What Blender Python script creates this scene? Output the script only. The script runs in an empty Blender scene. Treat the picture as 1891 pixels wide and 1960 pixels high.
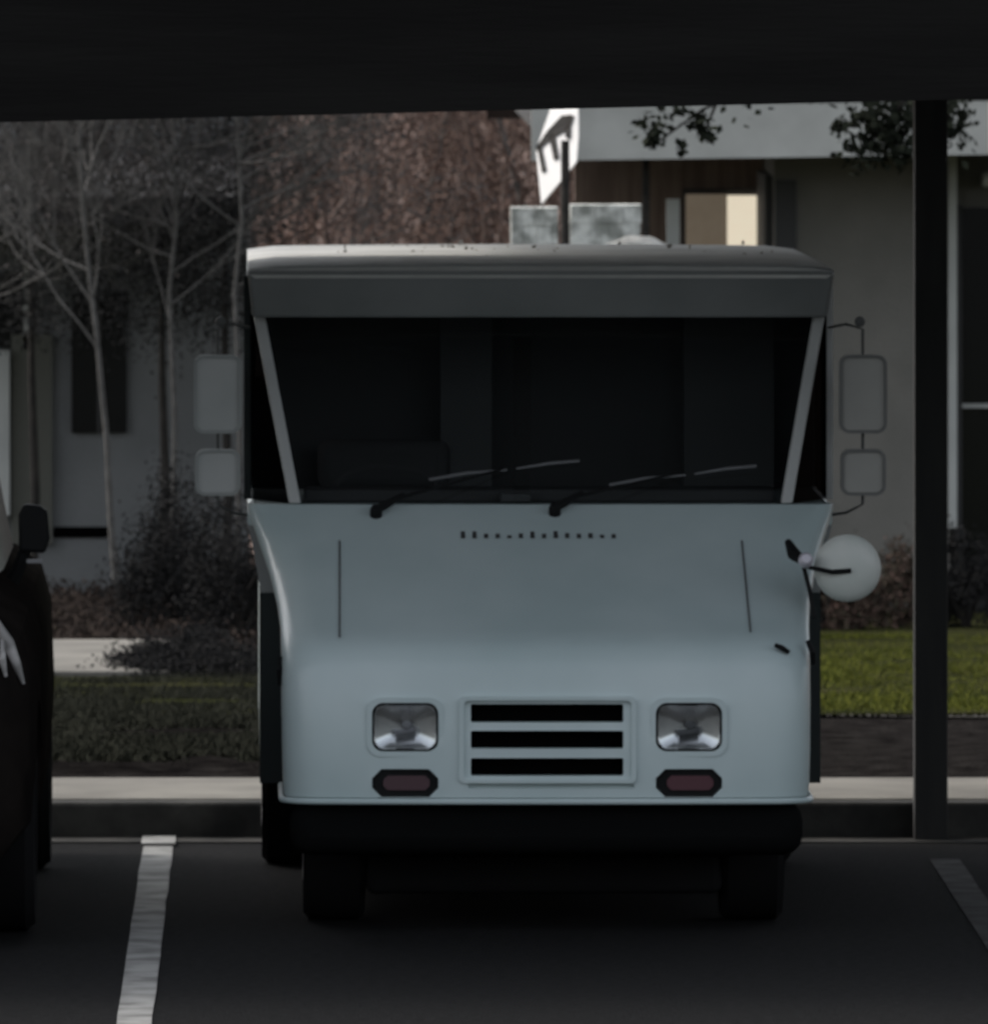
import bpy, bmesh, math, random
from mathutils import Vector, Matrix, noise as mn
R = math.radians
SC = bpy.context.scene
COL = SC.collection
random.seed(7)

# ---------------------------------------------------------------- camera
FOC, H, UC, VC = 27000.0, 3.37, 555.0, -232.0     # long lens, camera 3.37 m above the lot
cam = bpy.data.cameras.new('camera'); co = bpy.data.objects.new('camera', cam); COL.objects.link(co)
co.location = (0, 0, H); co.rotation_euler = (R(90), 0, 0)
cam.sensor_fit = 'HORIZONTAL'; cam.sensor_width = 36; cam.lens = FOC/1891*36
cam.shift_x = (945.5-UC)/1891; cam.shift_y = -(980-VC)/1891
cam.clip_start = 0.5; cam.clip_end = 1500
cam.dof.use_dof = True; cam.dof.focus_distance = 30.0; cam.dof.aperture_fstop = 27
SC.camera = co
# ---------------------------------------------------------------- world, sun, exposure
SUN_EL, SUN_AZ = 45.0, -58.0      # azimuth measured from +Y (away from the camera) towards +X
w = bpy.data.worlds.new('World'); SC.world = w; w.use_nodes = True
nt = w.node_tree; bg = nt.nodes['Background']
sky = nt.nodes.new('ShaderNodeTexSky'); sky.sky_type = 'NISHITA'; sky.sun_disc = False
sky.sun_elevation = R(SUN_EL); sky.sun_rotation = R(SUN_AZ)
sky.air_density = 1.0; sky.dust_density = 4.0; sky.ozone_density = 1.0
hs = nt.nodes.new('ShaderNodeHueSaturation'); hs.inputs['Saturation'].default_value = 0.34      # thin cloud: a greyer sky
nt.links.new(sky.outputs[0], hs.inputs['Color']); nt.links.new(hs.outputs[0], bg.inputs[0]); bg.inputs[1].default_value = 0.15
sl = bpy.data.lights.new('sun', 'SUN'); sl.energy = 0.5; sl.angle = R(12); sl.color = (1, .93, .82)
so = bpy.data.objects.new('sun', sl); COL.objects.link(so)
sd = Vector((math.sin(R(SUN_AZ))*math.cos(R(SUN_EL)), math.cos(R(SUN_AZ))*math.cos(R(SUN_EL)), math.sin(R(SUN_EL))))
so.rotation_euler = sd.to_track_quat('Z', 'Y').to_euler(); so.location = (20, 60, 30)
SC.view_settings.view_transform = 'Standard'; SC.view_settings.look = 'None'
SC.view_settings.gamma = 1; SC.view_settings.exposure = 0.75

# ---------------------------------------------------------------- helpers
def PX(u, Y): return (u-UC)*Y/FOC                 # metres across, for a thing standing at depth Y
def PZ(v, Y): return H-(v-VC)*Y/FOC               # metres up
def PT(u, v, Y): return Vector((PX(u, Y), Y, PZ(v, Y)))

def mat(name, col, rough=.7, metal=0, noise=None, col2=None, bump=0, scale=None, spec=.5, detail=4, stretch=None, emit=None, estr=0, coat=0, lo=.35, hi=.65):
    m = bpy.data.materials.new(name); m.use_nodes = True
    n = m.node_tree.nodes; l = m.node_tree.links; b = n['Principled BSDF']
    b.inputs['Base Color'].default_value = (*col, 1); b.inputs['Roughness'].default_value = rough
    b.inputs['Metallic'].default_value = metal; b.inputs['Specular IOR Level'].default_value = spec
    b.inputs['Coat Weight'].default_value = coat
    if emit: b.inputs['Emission Color'].default_value = (*emit, 1); b.inputs['Emission Strength'].default_value = estr
    if noise or bump:
        tc = n.new('ShaderNodeTexCoord'); mp = n.new('ShaderNodeMapping'); l.new(tc.outputs['Object'], mp.inputs[0])
        if stretch: mp.inputs['Scale'].default_value = stretch
        t = n.new('ShaderNodeTexNoise'); t.inputs['Scale'].default_value = noise or 20; t.inputs['Detail'].default_value = detail
        l.new(mp.outputs[0], t.inputs[0])
        if col2:
            r = n.new('ShaderNodeValToRGB'); r.color_ramp.elements[0].position = lo; r.color_ramp.elements[1].position = hi
            r.color_ramp.elements[0].color = (*col, 1); r.color_ramp.elements[1].color = (*col2, 1)
            l.new(t.outputs['Fac'], r.inputs[0]); l.new(r.outputs[0], b.inputs['Base Color'])
        if bump:
            t2 = n.new('ShaderNodeTexNoise'); t2.inputs['Scale'].default_value = scale or (noise or 20)*4; t2.inputs['Detail'].default_value = 5
            l.new(mp.outputs[0], t2.inputs[0])
            bp = n.new('ShaderNodeBump'); bp.inputs['Strength'].default_value = bump; bp.inputs['Distance'].default_value = .02
            l.new(t2.outputs['Fac'], bp.inputs['Height']); l.new(bp.outputs[0], b.inputs['Normal'])
    return m

def leafmat(name, c1, c2, rough=.6):
    m = bpy.data.materials.new(name); m.use_nodes = True
    n = m.node_tree.nodes; l = m.node_tree.links; b = n['Principled BSDF']
    g = n.new('ShaderNodeNewGeometry'); r = n.new('ShaderNodeValToRGB')
    r.color_ramp.elements[0].color = (*c1, 1); r.color_ramp.elements[1].color = (*c2, 1)
    l.new(g.outputs['Random Per Island'], r.inputs[0]); l.new(r.outputs[0], b.inputs['Base Color'])
    b.inputs['Roughness'].default_value = .9; b.inputs['Specular IOR Level'].default_value = .1
    # soft leaf normals: part leaf face, part upward
    up = n.new('ShaderNodeVectorMath'); up.operation = 'SCALE'; up.inputs['Scale'].default_value = .28; l.new(g.outputs['Normal'], up.inputs[0])
    ad = n.new('ShaderNodeVectorMath'); ad.operation = 'ADD'; l.new(up.outputs[0], ad.inputs[0]); ad.inputs[1].default_value = (0, -.35, .55)
    nm = n.new('ShaderNodeVectorMath'); nm.operation = 'NORMALIZE'; l.new(ad.outputs[0], nm.inputs[0]); l.new(nm.outputs[0], b.inputs['Normal'])
    return m

def glassmat(name, tint, rough=.03, refl=1.0):
    m = bpy.data.materials.new(name); m.use_nodes = True
    n = m.node_tree.nodes; l = m.node_tree.links; out = n['Material Output']; n.remove(n['Principled BSDF'])
    t = n.new('ShaderNodeBsdfTransparent'); t.inputs[0].default_value = (*tint, 1)
    g = n.new('ShaderNodeBsdfGlossy'); g.inputs['Roughness'].default_value = rough; g.inputs[0].default_value = (refl, refl, refl, 1)
    f = n.new('ShaderNodeFresnel'); f.inputs[0].default_value = 1.45
    mx = n.new('ShaderNodeMixShader'); l.new(f.outputs[0], mx.inputs[0]); l.new(t.outputs[0], mx.inputs[1]); l.new(g.outputs[0], mx.inputs[2])
    l.new(mx.outputs[0], out.inputs[0]); return m

M = {
 'asphalt': mat('asphalt', (.0125, .0127, .013), .95, noise=30, col2=(.0195, .0197, .0203), bump=.5, scale=90, spec=.03),
 'concrete': mat('concrete', (.165, .157, .14), .9, noise=2.5, col2=(.235, .223, .198), bump=.25, scale=60, spec=.1),
 'curbface': mat('curb_face', (.035, .035, .034), .9, noise=5, col2=(.07, .068, .064), bump=.3, spec=.1),
 'mulch': mat('mulch', (.010, .009, .0088), .95, noise=9, col2=(.024, .022, .0205), bump=1, scale=40, spec=0),
 'soilgrass': mat('lawn_soil', (.020, .023, .010), .95, noise=1.2, col2=(.042, .042, .018), bump=.8, scale=50, spec=0),
 'litter': mat('leaf_litter', (.13, .088, .07), .95, noise=1.5, col2=(.20, .13, .105), bump=1, scale=12),
 'line': mat('line_paint', (.14, .14, .135), .85, noise=6, col2=(.30, .30, .29), bump=.2, detail=8, lo=.38, hi=.6),
 'linefaint': mat('worn_line_paint', (.025, .025, .025), .85, noise=8, col2=(.055, .055, .055), detail=8, spec=.05),
 'paint': mat('van_paint', (.47, .57, .575), .38, noise=1.6, col2=(.56, .65, .655), bump=.03, scale=3, coat=.25),
 'paintdull': mat('van_roof_paint', (.40, .40, .38), .6, noise=3, col2=(.52, .52, .495), spec=.2),
 'visor': mat('shaded_van_paint', (.20, .21, .205), .6, noise=2, col2=(.26, .265, .26)),  # van paint darkened to carry the shade under the carport
 'pillar': mat('pillar_paint', (.45, .46, .45), .5),
 'black': mat('black_trim', (.007, .0075, .008), .7, spec=.2),
 'bumperblack': mat('bumper_black', (.006, .0064, .0066), .9, spec=.03),
 'barkrust': mat('bark_rust', (.12, .08, .065), .9, noise=12, col2=(.15, .11, .09)),
 'shadedark': mat('step_shade', (.038, .044, .044), .9, spec=.05),  # shade as a colour, for the step and the left door pillar
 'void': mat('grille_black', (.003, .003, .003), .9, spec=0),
 'rubber': mat('tyre_rubber', (.014, .014, .0145), .95, spec=.02),
 'steel': mat('rim_steel', (.25, .25, .26), .5, .6),
 'chrome': mat('chrome', (.85, .86, .86), .22, 1),
 'interior': mat('cab_interior', (.085, .085, .087), .95, spec=.05),
 'bulk': mat('bulkhead_grey', (.115, .117, .12), .9, spec=.1),
 'glass': glassmat('windscreen_glass', (.66, .68, .68)),
 'dkglass': glassmat('dark_tinted_glass', (.10, .10, .105), refl=.02),
 'clearglass': glassmat('lamp_glass', (.85, .87, .88), .08),
 'red': mat('lamp_red', (.085, .028, .038), .35, coat=.5),
 'redgrey': mat('lamp_red_grey', (.07, .034, .042), .35, coat=.3),
 'mirror': mat('mirror_back', (.36, .375, .365), .5, noise=4, col2=(.42, .43, .42)),
 'mirrorwarm': mat('mirror_back_taupe', (.29, .285, .265), .55, noise=4, col2=(.34, .335, .31)),
 'rim': mat('mirror_rim', (.14, .141, .134), .6),
 'rimpale': mat('mirror_rim_pale', (.28, .295, .285), .6),
 'arm': mat('mirror_arm_grey', (.07, .072, .07), .6),
 'discback': mat('round_mirror_back', (.52, .56, .52), .45, noise=7, col2=(.62, .64, .60)),
 'knob': mat('pale_knob', (.62, .60, .66), .3),
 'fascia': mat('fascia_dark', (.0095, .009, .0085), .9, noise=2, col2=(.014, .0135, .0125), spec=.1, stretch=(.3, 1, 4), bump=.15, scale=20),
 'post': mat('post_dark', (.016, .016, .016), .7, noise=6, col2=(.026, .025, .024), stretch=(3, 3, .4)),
 'soffit': mat('soffit', (.52, .58, .66), .9),  # pale blue, out of view, chosen to bounce light onto the hood
 'eave': mat('eave_board', (.05, .05, .05), .9),
 'wallr': mat('stucco_taupe', (.20, .192, .172), .9, noise=3, col2=(.24, .228, .205), bump=.3, scale=60),
 'walll': mat('stucco_grey', (.19, .195, .195), .9, noise=2, col2=(.235, .24, .24), bump=.3, scale=60),
 'wallbrown': mat('brown_siding', (.22, .155, .125), .9, noise=4, col2=(.32, .24, .19), stretch=(8, 1, .5)),
 'white': mat('white_trim', (.50, .51, .49), .7, noise=3, col2=(.58, .59, .56)),
 'gutter': mat('white_fascia', (.52, .52, .485), .6, noise=4, col2=(.62, .62, .58)),
 'olive': mat('olive_trim', (.13, .13, .11), .8),
 'shingle': mat('shingles', (.03, .03, .032), .95, noise=8, col2=(.05, .05, .052), bump=.6),
 'darkglass': mat('window_glass', (.008, .009, .01), .15),
 'frame': mat('window_frame', (.05, .05, .05), .6),
 'stone': mat('pale_stone', (.34, .35, .32), .9, noise=11, col2=(.86, .87, .82), lo=.38, hi=.60, bump=.3, scale=30, detail=8),
 'boulder': mat('boulder', (.25, .25, .235), .9, noise=7, col2=(.4, .4, .38), bump=.6),
 'bark': mat('bark', (.05, .045, .04), .9, noise=12, col2=(.09, .08, .072), bump=.6),
 'barkdark': mat('bark_dark', (.018, .016, .014), .9, noise=12, col2=(.04, .035, .03), bump=.6),
 'barkpale': mat('bark_pale', (.075, .071, .066), .9, noise=14, col2=(.13, .124, .116), bump=.4),
 'sail': mat('white_canvas', (.80, .78, .75), .8, noise=5, col2=(.86, .84, .81)),
 'cream': mat('sunlit_glow', (.6, .55, .45), .8, noise=5, col2=(.7, .66, .56), emit=(1, .88, .68), estr=.42),  # emission stands in for a sunlit patch
 'tan': mat('sunlit_glow_dim', (.3, .24, .18), .8, noise=5, col2=(.4, .33, .26), emit=(.85, .68, .5), estr=.06),  # weaker emission for the dimmer half of the sunlit patch
 'carpaint': mat('black_car_paint', (.011, .0098, .0092), .6, noise=5, col2=(.019, .016, .0145), spec=0),
 'carglass': mat('car_glass', (.006, .006, .007), .3, spec=.05),
 'carlamp': mat('car_headlamp', (.30, .29, .28), .35, noise=9, col2=(.55, .53, .52), lo=.45, hi=.55),
 'lampwhite': mat('wall_lamp_white', (.75, .75, .73), .5),
 'scrap': leafmat('leaf_scraps', (.35, .32, .27), (.55, .53, .48)),
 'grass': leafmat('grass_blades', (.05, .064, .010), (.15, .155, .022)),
 'grassdull': leafmat('grass_blades_dull', (.022, .023, .015), (.034, .035, .024)),  # darker, greyer blades for the left lawn
 'darkleaf': leafmat('dark_leaves', (.012, .015, .010), (.035, .04, .026)),
 'shrubleaf': leafmat('shrub_leaves', (.014, .014, .014), (.028, .027, .026)),
 'evergreen': leafmat('evergreen_leaves', (.026, .026, .025), (.046, .045, .042)),
 'redshrub': leafmat('red_shrub_leaves', (.045, .045, .03), (.12, .075, .062)),
 'brownleaf': leafmat('brown_leaves', (.125, .085, .068), (.195, .128, .102)),
 'greyleaf': leafmat('grey_brown_leaves', (.07, .062, .058), (.13, .115, .108)),
 'ivy': leafmat('ground_cover_leaves', (.03, .023, .019), (.062, .046, .038)),
}

def link(o, parent=None):
    COL.objects.link(o)
    if parent: o.parent = parent
    return o
def finish(name, bm, m, parent=None, smooth=False, bevel=0, auto=35):
    bmesh.ops.recalc_face_normals(bm, faces=bm.faces)
    me = bpy.data.meshes.new(name); bm.to_mesh(me); bm.free()
    for x in (m if isinstance(m, (list, tuple)) else [m]): me.materials.append(M[x])
    if smooth:
        for p in me.polygons: p.use_smooth = True
        try: me.set_sharp_from_angle(angle=R(auto))
        except Exception: pass
    o = bpy.data.objects.new(name, me); link(o, parent)
    if bevel:
        b = o.modifiers.new('bevel', 'BEVEL'); b.width = bevel; b.segments = 3; b.limit_method = 'ANGLE'; b.angle_limit = R(40)
    return o
def tag(o, label=None, cat=None, group=None, kind=None):
    for k, v in (('label', label), ('category', cat), ('group', group), ('kind', kind)):
        if v: o[k] = v
    return o
def empty(name, loc, rz=0, **kw):
    o = bpy.data.objects.new(name, None); link(o); o.location = loc; o.rotation_euler = (0, 0, rz); o.empty_display_size = .2
    return tag(o, **kw)
def box(bm, x0, x1, y0, y1, z0, z1):
    vs = [bm.verts.new((x, y, z)) for x in (x0, x1) for y in (y0, y1) for z in (z0, z1)]
    for f in ((0, 1, 3, 2), (4, 6, 7, 5), (0, 4, 5, 1), (2, 3, 7, 6), (0, 2, 6, 4), (1, 5, 7, 3)): bm.faces.new([vs[i] for i in f])
    return vs
def bx(name, m, parent, *a, bevel=0):
    bm = bmesh.new(); box(bm, *a); return finish(name, bm, m, parent, smooth=bevel > 0, bevel=bevel)
def tube(bm, pts, rad, n=8):
    pts = [Vector(p) for p in pts]
    rad = rad if isinstance(rad, (list, tuple)) else [rad]*len(pts)
    rings = []
    up = Vector((0.13, .21, .97))
    for i, p in enumerate(pts):
        d = (pts[min(i+1, len(pts)-1)]-pts[max(i-1, 0)]).normalized()
        a = d.cross(up)
        if a.length < .05: a = d.cross(Vector((1, 0, 0)))
        a.normalize(); b = d.cross(a)
        rings.append([bm.verts.new(p+(a*math.cos(t)+b*math.sin(t))*rad[i]) for t in (2*math.pi*k/n for k in range(n))])
    for r0, r1 in zip(rings, rings[1:]):
        for k in range(n): bm.faces.new((r0[k], r0[(k+1) % n], r1[(k+1) % n], r1[k]))
    bm.faces.new(rings[0][::-1]); bm.faces.new(rings[-1])
def disc(bm, c, axis, prof, n=40):
    """lathe: prof = [(r, h)] about axis through c"""
    axis = Vector(axis).normalized(); a = axis.orthogonal().normalized(); b = axis.cross(a); c = Vector(c)
    rings = []
    for r, h in prof:
        if r < 1e-5: rings.append([bm.verts.new(c+axis*h)])
        else: rings.append([bm.verts.new(c+axis*h+(a*math.cos(2*math.pi*k/n)+b*math.sin(2*math.pi*k/n))*r) for k in range(n)])
    for r0, r1 in zip(rings, rings[1:]):
        for k in range(n):
            k2 = (k+1) % n
            if len(r0) == 1 and len(r1) == 1: break
            if len(r0) == 1: bm.faces.new((r0[0], r1[k], r1[k2]))
            elif len(r1) == 1: bm.faces.new((r0[k], r0[k2], r1[0]))
            else: bm.faces.new((r0[k], r0[k2], r1[k2], r1[k]))
def rrect(w, h, r, n=6, cut=False):
    pts = []
    for cx, cz, a0 in ((w/2-r, h/2-r, 0), (-w/2+r, h/2-r, 90), (-w/2+r, -h/2+r, 180), (w/2-r, -h/2+r, 270)):
        if cut: pts += [(cx+r*math.cos(R(a0)), cz+r*math.sin(R(a0))), (cx+r*math.cos(R(a0+90)), cz+r*math.sin(R(a0+90)))]
        else: pts += [(cx+r*math.cos(R(a0+90*i/n)), cz+r*math.sin(R(a0+90*i/n))) for i in range(n+1)]
    return pts
def prism(bm, pts, c, y0, y1, tilt=0):
    """extrude an xz outline from y0 to y1 around centre c"""
    a = [bm.verts.new((c[0]+x, c[1]+y0+z*tilt, c[2]+z)) for x, z in pts]
    b = [bm.verts.new((c[0]+x, c[1]+y1+z*tilt, c[2]+z)) for x, z in pts]
    bm.faces.new(a); bm.faces.new(b[::-1]); n = len(pts)
    for i in range(n): bm.faces.new((a[i], b[i], b[(i+1) % n], a[(i+1) % n]))
def cut(o, cutter_bm):
    """bake a boolean difference into the mesh of o"""
    bmesh.ops.recalc_face_normals(cutter_bm, faces=cutter_bm.faces)
    me = bpy.data.meshes.new('cut'); cutter_bm.to_mesh(me); cutter_bm.free()
    c = bpy.data.objects.new('cut', me); COL.objects.link(c)
    c.matrix_world = o.matrix_world
    md = o.modifiers.new('b', 'BOOLEAN'); md.operation = 'DIFFERENCE'; md.object = c; md.solver = 'EXACT'; md.use_self = True
    par = o.parent; o.parent = None
    dg = bpy.context.evaluated_depsgraph_get(); dg.update()
    new = bpy.data.meshes.new_from_object(o.evaluated_get(dg)); o.modifiers.remove(md)
    o.data = new; o.parent = par
    bpy.data.objects.remove(c)
    for p in new.polygons: p.use_smooth = True
    try: new.set_sharp_from_angle(angle=R(30))
    except Exception: pass

# ---------------------------------------------------------------- ground
def ground_z(Y):
    if Y < 49.6: return 0.0
    if Y < 54: return .13
    if Y < 74: return .13-.028*(Y-54)
    if Y < 84: return -.43
    return -.43+(Y-84)*.115 + .0006*(Y-84)**2
def sheet(name, m, x0, x1, ys, zf, nx=2, kind='structure', jitter=0, extra=None):
    bm = bmesh.new(); rows = []
    for Y in ys:
        rows.append([bm.verts.new((x0+(x1-x0)*i/nx, Y, zf(Y)+(mn.noise((i*.7, Y*.4, 0))*jitter))) for i in range(nx+1)])
    for a, b in zip(rows, rows[1:]):
        for i in range(nx): bm.faces.new((a[i], a[i+1], b[i+1], b[i]))
    o = finish(name, bm, m, smooth=True); return tag(o, extra, None, None, kind)
sheet('parking_lot', 'asphalt', -200, 200, [-300, -50, 20, 40, 49.56], lambda y: 0.0)
# kerb and walkway
bm = bmesh.new()
for i in range(-20, 20): box(bm, i*3.05+.9, i*3.05+3.94, 49.54, 49.66, -.05, .128)
o = finish('kerb', bm, 'curbface', bevel=.015, smooth=True); tag(o, kind='structure')
bm = bmesh.new(); 
for i in range(-24, 24): box(bm, i*2.5+.62, i*2.5+3.112, 49.662, 50.82, -.05, .134)
o = finish('walkway', bm, 'concrete', bevel=.008, smooth=True); tag(o, kind='structure')
bm = bmesh.new(); box(bm, -60, 60, 49.30, 49.538, -.05, .006); o = finish('gutter_strip', bm, 'curbface'); tag(o, kind='structure')
sheet('planting_bed', 'mulch', -60, 60, [50.8, 51.5, 52.5, 53.5, 54.7], lambda y: .112+.02*math.sin(y*3), nx=120, jitter=.03)
def lawnz(Y): return ground_z(Y)+.02
sheet('lawn', 'soilgrass', -60, 60, [54.6+i*.6 for i in range(34)], lawnz, nx=80, jitter=.02)
sheet('hillside', 'litter', -200, 200, [74.6, 78, 82, 84, 88, 92, 96, 100, 106, 112, 120, 140, 170, 220, 300], lambda y: ground_z(y)-.01 if y < 170 else ground_z(170)-.01+(y-170)*.05, nx=80, jitter=.4)
# painted bay lines
def gzs(Y): return ground_z(Y)
def line(u_x, y0, y1, m, label):
    bm = bmesh.new(); n = 24; w = .052
    L = []; Rr = []
    for i in range(n+1):
        y = y0+(y1-y0)*i/n
        L.append(bm.verts.new((u_x-w+mn.noise((y*5, 1, 0))*.006, y, .004))); Rr.append(bm.verts.new((u_x+w+mn.noise((y*5, 9, 0))*.006, y, .004)))
    for i in range(n): bm.faces.new((L[i], Rr[i], Rr[i+1], L[i+1]))
    o = finish('parking_line', bm, m); tag(o, kind='structure')
line(-.459, 38, 49.29, 'line', ''); line(2.249, 38, 48.45, 'linefaint', '')
line(-3.20, 38, 49.29, 'line', ''); line(4.99, 38, 48.45, 'linefaint', '')
bm = bmesh.new(); box(bm, -.518, -.40, 49.12, 49.54, -.01, .012); o = finish('parking_line', bm, 'line'); tag(o, kind='structure')

# ---------------------------------------------------------------- the mail van
VAN = empty('mail_van', (.82, 45, 0), R(.2), label='pale blue-white boxy delivery van facing the camera under the carport', cat='van')
# nose: outline per height, lofted
LV = [(.425, .822, .030, .12), (.440, .838, .004, .13), (.48, .842, .0, .13), (.60, .845, .0, .13), (.74, .846, .008, .13), (.84, .846, .024, .14),
      (.895, .847, .050, .15), (.935, .848, .100, .16), (.965, .850, .180, .17), (1.03, .86, .33, .19), (1.12, .885, .53, .20), (1.22, .922, .73, .18), (1.30, .950, .87, .10), (1.333, .955, .925, .06)]
def nose_outline(wd, f, r):
    yb = 1.06; pts = []
    for s in (-1, 1):
        arc = []
        for i in range(9):
            t = R(90*i/8)
            arc.append((s*(wd-r+r*math.cos(t)), f+r-r*math.sin(t)*1.0))
        side = [(s*wd, yb-(yb-f-r)*k/4) for k in range(5)][:-1]
        if s < 0: left = side+arc
        else: right = (side+arc)[::-1]
    nb = 14; xl = left[-1][0]; xr = right[0][0]
    mid = [(xl+(xr-xl)*k/nb, f - .018*(1-(2*k/nb-1)**2)) for k in range(1, nb)]
    return left+mid+right
bm = bmesh.new(); rings = []
for z, wd, f, r in LV: rings.append([bm.verts.new((x, y, z)) for x, y in nose_outline(wd, f, r)])
for a, b in zip(rings, rings[1:]):
    for i in range(len(a)-1): bm.faces.new((a[i], a[i+1], b[i+1], b[i]))
    bm.faces.new((a[-1], a[0], b[0], b[-1]))
bm.faces.new(rings[0]); bm.faces.new(rings[-1])
nose = finish('front_body', bm, 'paint', VAN, smooth=True)
SV = 600.0
def vx(u): return (u-1046)/SV
def vz(v): return H-(v-VC)/SV
c = bmesh.new()
for v0, v1 in ((1347, 1382), (1398, 1432), (1450, 1484)):
    prism(c, rrect((1192-900)/SV, (v1-v0)/SV, .006), (vx(1046), 0, (vz(v0)+vz(v1))/2), -.1, .06)
prism(c, rrect(.53, .014, .005), (vx(1054), 0, vz(1504)), -.1, .006)
for s in (-1, 1):
    prism(c, rrect(.214, .157, .035), (s*.4525, 0, vz(1391)), -.1, .035)
    prism(c, rrect(.212, .090, .03, cut=True), (s*.4525, 0, vz(1498)), -.1, .03)
cut(nose, c)
c = bmesh.new()
for s in (-1, 1): 
    disc(c, (s*.62, .74, .33), (s, 0, 0), [(0, 0), (.425, 0), (.425, .6), (0, .6)], 40)
cut(nose, c)
# raised surround of the grille
bm = bmesh.new()
def frame_ring(bm, cx, cz, w0, h0, r0, w1, h1, r1, y0, y1, n=6):
    A = rrect(w0, h0, r0, n); B = rrect(w1, h1, r1, n); N = len(A)
    va = [bm.verts.new((cx+x, y1, cz+z)) for x, z in A]; vb = [bm.verts.new((cx+x, y0, cz+z)) for x, z in A]
    vc = [bm.verts.new((cx+x, y0, cz+z)) for x, z in B]; vd = [bm.verts.new((cx+x, y1, cz+z)) for x, z in B]
    for i in range(N):
        j = (i+1) % N
        bm.faces.new((va[i], vb[i], vb[j], va[j])); bm.faces.new((vb[i], vc[i], vc[j], vb[j])); bm.faces.new((vc[i], vd[i], vd[j], vc[j])); bm.faces.new((vd[i], va[i], va[j], vd[j]))
frame_ring(bm, vx(1047), vz(1415), .565, .275, .02, .535, .25, .015, -.026, .03)
finish('grille_surround', bm, 'paint', VAN, smooth=True)
bm = bmesh.new(); box(bm, vx(896), vx(1196), .045, .058, vz(1492), vz(1340)); gr = finish('grille', bm, 'void', VAN)
for s in (-1, 1):
    bm = bmesh.new(); frame_ring(bm, s*.4525, vz(1391), .245, .188, .045, .212, .155, .036, -.012, .03)
    hl = finish('headlight', bm, 'paint', VAN, smooth=True)
    bm = bmesh.new(); prism(bm, rrect(.210, .153, .034), (s*.4525, 0, vz(1391)), .030, .034); finish('gasket', bm, 'black', hl)
    bm = bmesh.new()
    # concave reflector dish
    O = rrect(.198, .140, .034, 8); rg = []
    for k, d_ in ((1, .002), (.97, .012), (.8, .022), (.55, .032), (.3, .038), (.1, .04)):
        rg.append([bm.verts.new((s*.4525+x*k, d_-.012, vz(1391)+z*k)) for x, z in O])
    for a_, b_ in zip(rg, rg[1:]):
        for i in range(len(O)): j = (i+1) % len(O); bm.faces.new((a_[i], a_[j], b_[j], b_[i]))
    bm.faces.new(rg[-1]); finish('reflector', bm, 'chrome', hl, smooth=True)
    bm = bmesh.new(); tube(bm, [(s*.4525-.03, .004, vz(1391)-.022), (s*.4525+.03, .004, vz(1391)-.012)], [.012, .012], 10); disc(bm, (s*.4525+.005, -.002, vz(1391)+.006), (0, -1, 0), [(.016, .0), (.012, .006), (0, .007)], 20)
    finish('bulb', bm, 'steel' if s < 0 else 'bulk', hl, smooth=True)
    # domed lens pressed with vertical flutes
    bm = bmesh.new(); nx, nz = 48, 10; g = {}
    for i in range(nx+1):
        for j in range(nz+1):
            x = (i/nx-.5)*.192; z = (j/nz-.5)*.134
            g[i, j] = bm.verts.new((s*.4525+x, -.006-.010*(1-(x/.11)**2)*(1-(z/.08)**2)+.0016*abs(math.sin(i*math.pi/4))+(.0008 if j == 5 else 0), vz(1391)+z))
    for i in range(nx):
        for j in range(nz): bm.faces.new((g[i, j], g[i+1, j], g[i+1, j+1], g[i, j+1]))
    finish('lens', bm, 'clearglass', hl, smooth=True)
    bm = bmesh.new(); prism(bm, rrect(.206, .084, .028, cut=True), (s*.4525, 0, vz(1498)), .004, .027); tl = finish('turn_lamp', bm, 'black', VAN)
    bm = bmesh.new(); prism(bm, rrect(.148, .046, .014, cut=True), (s*.4525+.004, 0, vz(1498)), -.004, .0036); finish('lens', bm, 'redgrey' if s < 0 else 'red', tl)
# hood shut lines (thin dark seams standing just proud of the sloping hood)
def hood_pt(x, z):
    for (z0, w0, f0, r0), (z1, w1, f1, r1) in zip(LV, LV[1:]):
        if z0 <= z <= z1:
            t = (z-z0)/(z1-z0); return Vector((x, f0+(f1-f0)*t-.018*(1-(x/.75)**2), z))
def on_hood(u, v):
    """front-body surface point seen at (u, v)"""
    z = 1.0
    for _ in range(30):
        y = hood_pt(0, min(max(z, .43), 1.332)).y; z = PZ(v, 45+y)
    x = PX(u, 45+y)-.82+.0035*y
    p = hood_pt(x, min(max(z, .43), 1.332)); return p
for a, b in (((650, 1036), (650, 1222)), ((1420, 1036), (1437, 1212))):
    bm = bmesh.new(); pts = [on_hood(a[0]+(b[0]-a[0])*t/8, a[1]+(b[1]-a[1])*t/8)+Vector((0, -.003, .003)) for t in range(9)]
    L_ = [(bm.verts.new(p-Vector((.003, 0, 0))), bm.verts.new(p+Vector((.003, 0, 0)))) for p in pts]
    for p, q in zip(L_, L_[1:]): bm.faces.new((p[0], p[1], q[1], q[0]))
    finish('hood_seam', bm, 'bulk', VAN)
# row of small dark marks on the cowl, too small to read
hts = [.9, .9, .5, .5, .25, .55, .85, .5, .95, .6, .5, .6, .35, .45]
for i, h_ in enumerate(hts):
    u = 886+i*22.2; bm = bmesh.new()
    p = on_hood(u, 1024+(1-h_)*6); n_ = Vector((0, -.35, .9)).normalized(); upv = Vector((0, .9, .40)).normalized()
    ww = .0068; hh = .022*h_+.005
    vs = [bm.verts.new(p+n_*.0025+Vector((dx*ww, 0, 0))+upv*dz*hh) for dx, dz in ((-1, -1), (1, -1), (1, 1), (-1, 1))]
    bm.faces.new(vs); finish('cowl_mark', bm, 'frame', VAN)
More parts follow.
